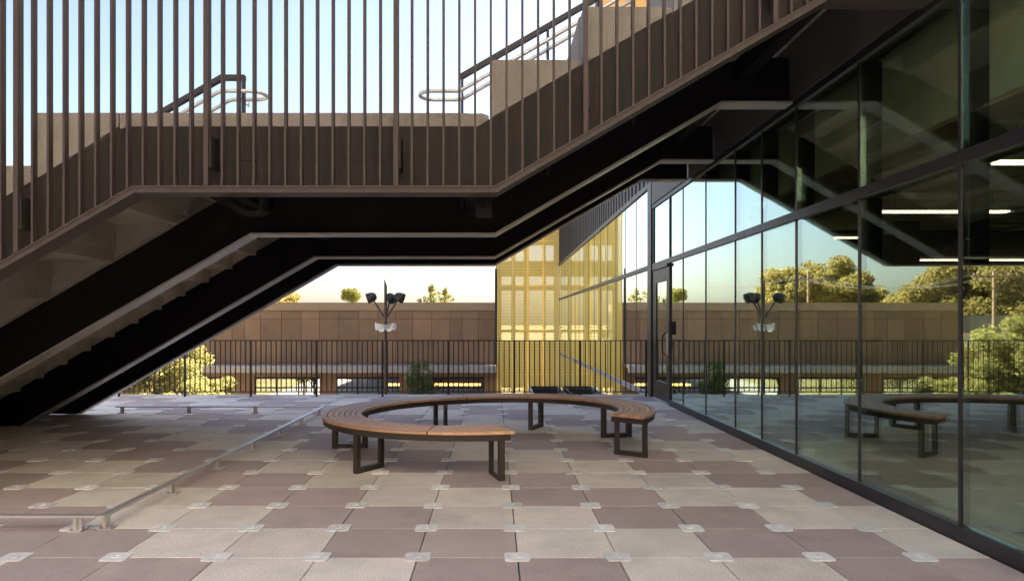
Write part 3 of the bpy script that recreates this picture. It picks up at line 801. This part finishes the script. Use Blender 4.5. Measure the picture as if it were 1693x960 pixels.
def tree(name, label, loc, h, crown_r, crown_z, n, size, mt, seed, cl=30, cr=.6, cat='tree', group=None, tr=.16):
    g = np.random.default_rng(seed); t = empty(name, label, cat, loc, group)
    cs, rs = clumps(g, (0,0,crown_z), crown_r, cl, cr)
    mk('crown', leaves(None, cs, rs, n, size, seed), mt, t)
    m = MB(); top = crown_z
    m.tube([(0,0,0), (.05*h*.3,.03,h*.25), (-.03*h*.2,.02,h*.45), (0,0,top)], tr, 8, r1=tr*.45)
    for i in range(0, len(cs), max(1, len(cs)//9)):
        c = cs[i]; b = Vector((0,0,max(.2, top*(.4+.4*g.random())))); e = Vector(c)
        m.tube([b, b.lerp(e, .5)+Vector((0,0,-.1)), e], tr*.35, 5, r1=tr*.08)
    m.build('trunk', M_bark, t); return t
GZ = -3.69
# golden tree at the left end of the brown building and its neighbours
for i, (px, D, h, r, zc, lab) in enumerate(((256, 24, 4.8, (1.75,1.5,1.7), 3.5, 'golden leafed tree half hidden behind the stair foot'), (352, 26, 3.2, (.75,.7,.45), 2.55, 'small golden shrub tree right of the larger golden tree behind the railing'),
        (165, 27, 6.0, (2.6,2.2,2.3), 3.6, 'olive gold tree farther left, seen mostly in the glass'))):
    tree('golden_tree', lab, (ax(px, D), D, GZ), h, r, zc, (38000, 9000, 20000)[i], .055, (M_leafy, M_leafy, M_leafd)[i], 40+i, (85, 26, 60)[i], (.42, .33, .6)[i], group='golden trees left of the brown building', tr=.1)
tree('olive_tree', 'small feathery green tree in front of the brown building', (ax(695, 29.6), 29.6, GZ), 3.7, (.62,.55,1.2), 2.55, 3600, .06, M_leafg, 51, 36, .26, tr=.06)
# conifers and a round tree above the roof
def conifer(lab, px, D, ztop, w):
    t = empty('conifer', lab, 'tree', (ax(px, D), D, GZ), 'conifers behind the brown building'); h = ztop-GZ
    g = np.random.default_rng(int(px)); cs, rs = [], []
    for k in range(130):
        f = g.random()**.8; z = h*(.25+.75*f); rr = w*(1-f)*.9+.05; a = g.random()*6.28
        cs.append((rr*math.cos(a)*g.random(), rr*math.sin(a)*g.random(), z)); s = .14+.32*(1-f); rs.append((s, s, s*1.1))
    mk('crown', leaves(None, cs, rs, 16000, .085, int(px)+1), M_leafc, t)
    MB().tube([(0,0,0), (0,0,h*.98)], .13, 7, r1=.01).build('trunk', M_bark, t)
conifer('taller of the two conifers above the brown roof', 713, 45, az(472, 45), 6.5)
conifer('smaller conifer right of the taller one above the brown roof', 737, 46, az(478, 46), 4.5)
tree('round_tree', 'small bright green treetop above the brown roof left of the lamp post', (ax(581, 108), 108, GZ), 10, (1.0,1.0,1.0), az(489, 108)-GZ, 6000, .12, M_leafc, 60, 22, .6, tr=.2)
# large trees seen reflected in the glass
bigs = [(432, 70, 436, 3.6), (394, 72, 424, 4.2), (348, 70, 424, 4.4), (306, 74, 446, 3.2)]
labs = ['large round olive tree reflected in the glass, leftmost of the row', 'large olive tree reflected in the glass, second of the row', 'largest olive tree reflected in the glass, behind the reflected utility pole', 'smaller olive tree at the right end of the reflected row']
for i, (px, D, yt, r) in enumerate(bigs):
    zt = az(yt, D); h = zt-GZ
    tree('olive_green_tree', labs[i], (ax(px, D), D, GZ), h, (r*.85, r*.8, h*.3), h*.66, 28000, .16, M_leafd, 70+i, 60, 1.0, group='large trees reflected in the glass', tr=.35)
farl = [(200, 62, 428, 3.7), (150, 60, 415, 4.4), (90, 58, 415, 4.6), (20, 60, 420, 4.5), (-60, 62, 415, 4.6), (240, 66, 470, 2.2)]
labl = ['tall dark tree reflected right of the gap of sky', 'dense tree behind the reflected forked utility pole', 'dense tree reflected close to the right edge of the picture', 'tree beyond the right edge of the reflected row', 'last tree of the reflected row', 'low tree just right of the reflected sky gap']
for i, (px, D, yt, r) in enumerate(farl):
    zt = az(yt, D); h = zt-GZ
    tree('street_tree', labl[i], (ax(px, D), D, GZ), h, (r, r*.8, h*.36), h*.55, 30000, .16, M_leafd, 90+i, 70, 1.05, group='street trees reflected at the right', tr=.3)
for i, (px, D, h, r) in enumerate(((225, 36, 2.6, 1.7), (170, 40, 3.0, 2.0), (110, 38, 2.8, 1.9), (45, 40, 3.2, 2.0))):
    tree('hedge_bush', ['sunlit bush left of the brown building, nearest to it', 'second sunlit bush left of the brown building', 'third sunlit bush left of the brown building', 'fourth sunlit bush, farthest from the brown building'][i], (ax(px, D), D, GZ), h, (r, r*.7, h*.4), h*.5, 5000, .09, (M_leafd, M_leafy)[i % 2], 110+i, 26, .5, cat='bush', group='bushes left of the brown building', tr=.06)

# utility poles and wires, seen in the glass
def upole(lab, px, D, yt, yarm):
    p = empty('utility_pole', lab, 'utility pole', (ax(px, D), D, GZ), 'utility poles reflected in the glass'); h = az(yt, D)-GZ; ha = az(yarm, D)-GZ
    MB().tube([(0,0,0),(0,0,h)], .13, 8, r1=.09).build('pole', M_pole, p)
    MB().box(-1.5, 1.5, -.2, -.13, ha-.06, ha+.06).build('crossarm', M_pole, p)
    for s in (-1, 1): MB().tube([(s*.75,-.12,ha-.06),(s*.05,-.12,ha-.85)], .025, 5).build('brace', M_pole, p)
    for x in (-1.35, -.8, .8, 1.35): MB().lathe([(.03,0),(.05,.08),(.03,.16),(0,.16)], Matrix.Translation((x,-.165,ha+.06)), 8).build('insulator', M_pole, p)
    return (ax(px, D), D, ha+GZ+.25)
A = upole('slim utility pole with crossarm reflected among the olive trees', 412, 63, 448, 462)
B = upole('forked utility pole reflected near the right edge of the picture', 150, 45, 448, 458)
for i, (dx, dz) in enumerate(((-1.35, 0), (1.35, 0), (-.8, 0), (.8, 0))):
    pts = []
    a = Vector(A)+Vector((dx, -.165, dz)); b = Vector(B)+Vector((dx, -.165, dz)); c = a+(a-b)*1.2
    for (p0, p1) in ((c, a), (a, b)):
        for t in np.linspace(0, 1, 9)[:-1]:
            q = p0.lerp(p1, t); pts.append((q.x, q.y, q.z-1.0*4*t*(1-t)))
    pts.append(tuple(b))
    tag(MB().tube(pts, .013, 5).build('power_line', M_wire), ['outermost left power line on the utility poles', 'outermost right power line on the utility poles', 'inner left power line on the utility poles', 'inner right power line on the utility poles'][i], 'wire', 'power lines between the utility poles')
# pale house seen in the glass
hx, hy = ax(205, 50), 50
ho = empty('white_house', 'pale house with a grey roof reflected behind the far railing', 'house', (hx, hy, GZ))
MB().box(-6.5, 3.2, 0, 6, 0, 4.4).build('wall', M_house, ho)
MB().prism([(-6.9, 4.401), (3.6, 4.401), (1.2, 5.6), (-4.5, 5.6)], -.4, 6.4).build('roof', M_roof, ho)
for x in (-5.4, -3.2, -1, 1.2):
    w = MB().box(x-.55, x+.55, -.05, -.001, 1.2, 2.9).build('window', M_white, ho)
    MB().box(x-.47, x+.47, -.07, -.051, 1.28, 2.82).build('pane', M_wglass, w)
# added, unseen building behind the viewer; pale upper wall bounces sun onto the stair
cb = empty('bounce_building', 'added pale building, out of view behind the viewpoint, bouncing sunlight onto the stair', 'building', (-4, -12.2, -3.7))
M_stucco = mat('bounce_wall_stucco', (.82,.78,.71), .85, var=.05, scale=2)
M_brick = mat('light_block_brick', (.12,.075,.055), .9, var=.2)
def cbp(o): o.parent = cb; o.matrix_parent_inverse = Matrix.Translation(cb.location).inverted(); return o
cbp(MB().box(-34, -8.3, -22, -12.2, -3.7, 7.0).build('shade_wing', M_brick)); cbp(MB().box(-8, 22, -22, -12.2, -3.7, 6.0).build('shade_base', M_brick)); cbp(MB().box(-8, 22, -22, -12.2, 6.001, 24).build('wall', M_stucco)); cbp(MB().box(-8.2, 22.2, -22.2, -12.0, 24.001, 24.4).build('parapet', M_lightpanel))  # dark wing and base added to cut low light under the stair
for k in range(7):
    for z in (.9, 3.6, 8.5, 13, 17.5):
        wv = MB().box(-7+k*4.2, -5.2+k*4.2, -12.199, -12.12, z, z+1.5).build('window', M_frame); cbp(wv)
        MB().box(-6.93+k*4.2, -5.27+k*4.2, -12.119, -12.1, z+.07, z+1.43).build('pane', M_wglass, wv).matrix_parent_inverse = Matrix.Translation(cb.location).inverted()
print('pavers', npav, 'objects', len(bpy.data.objects))
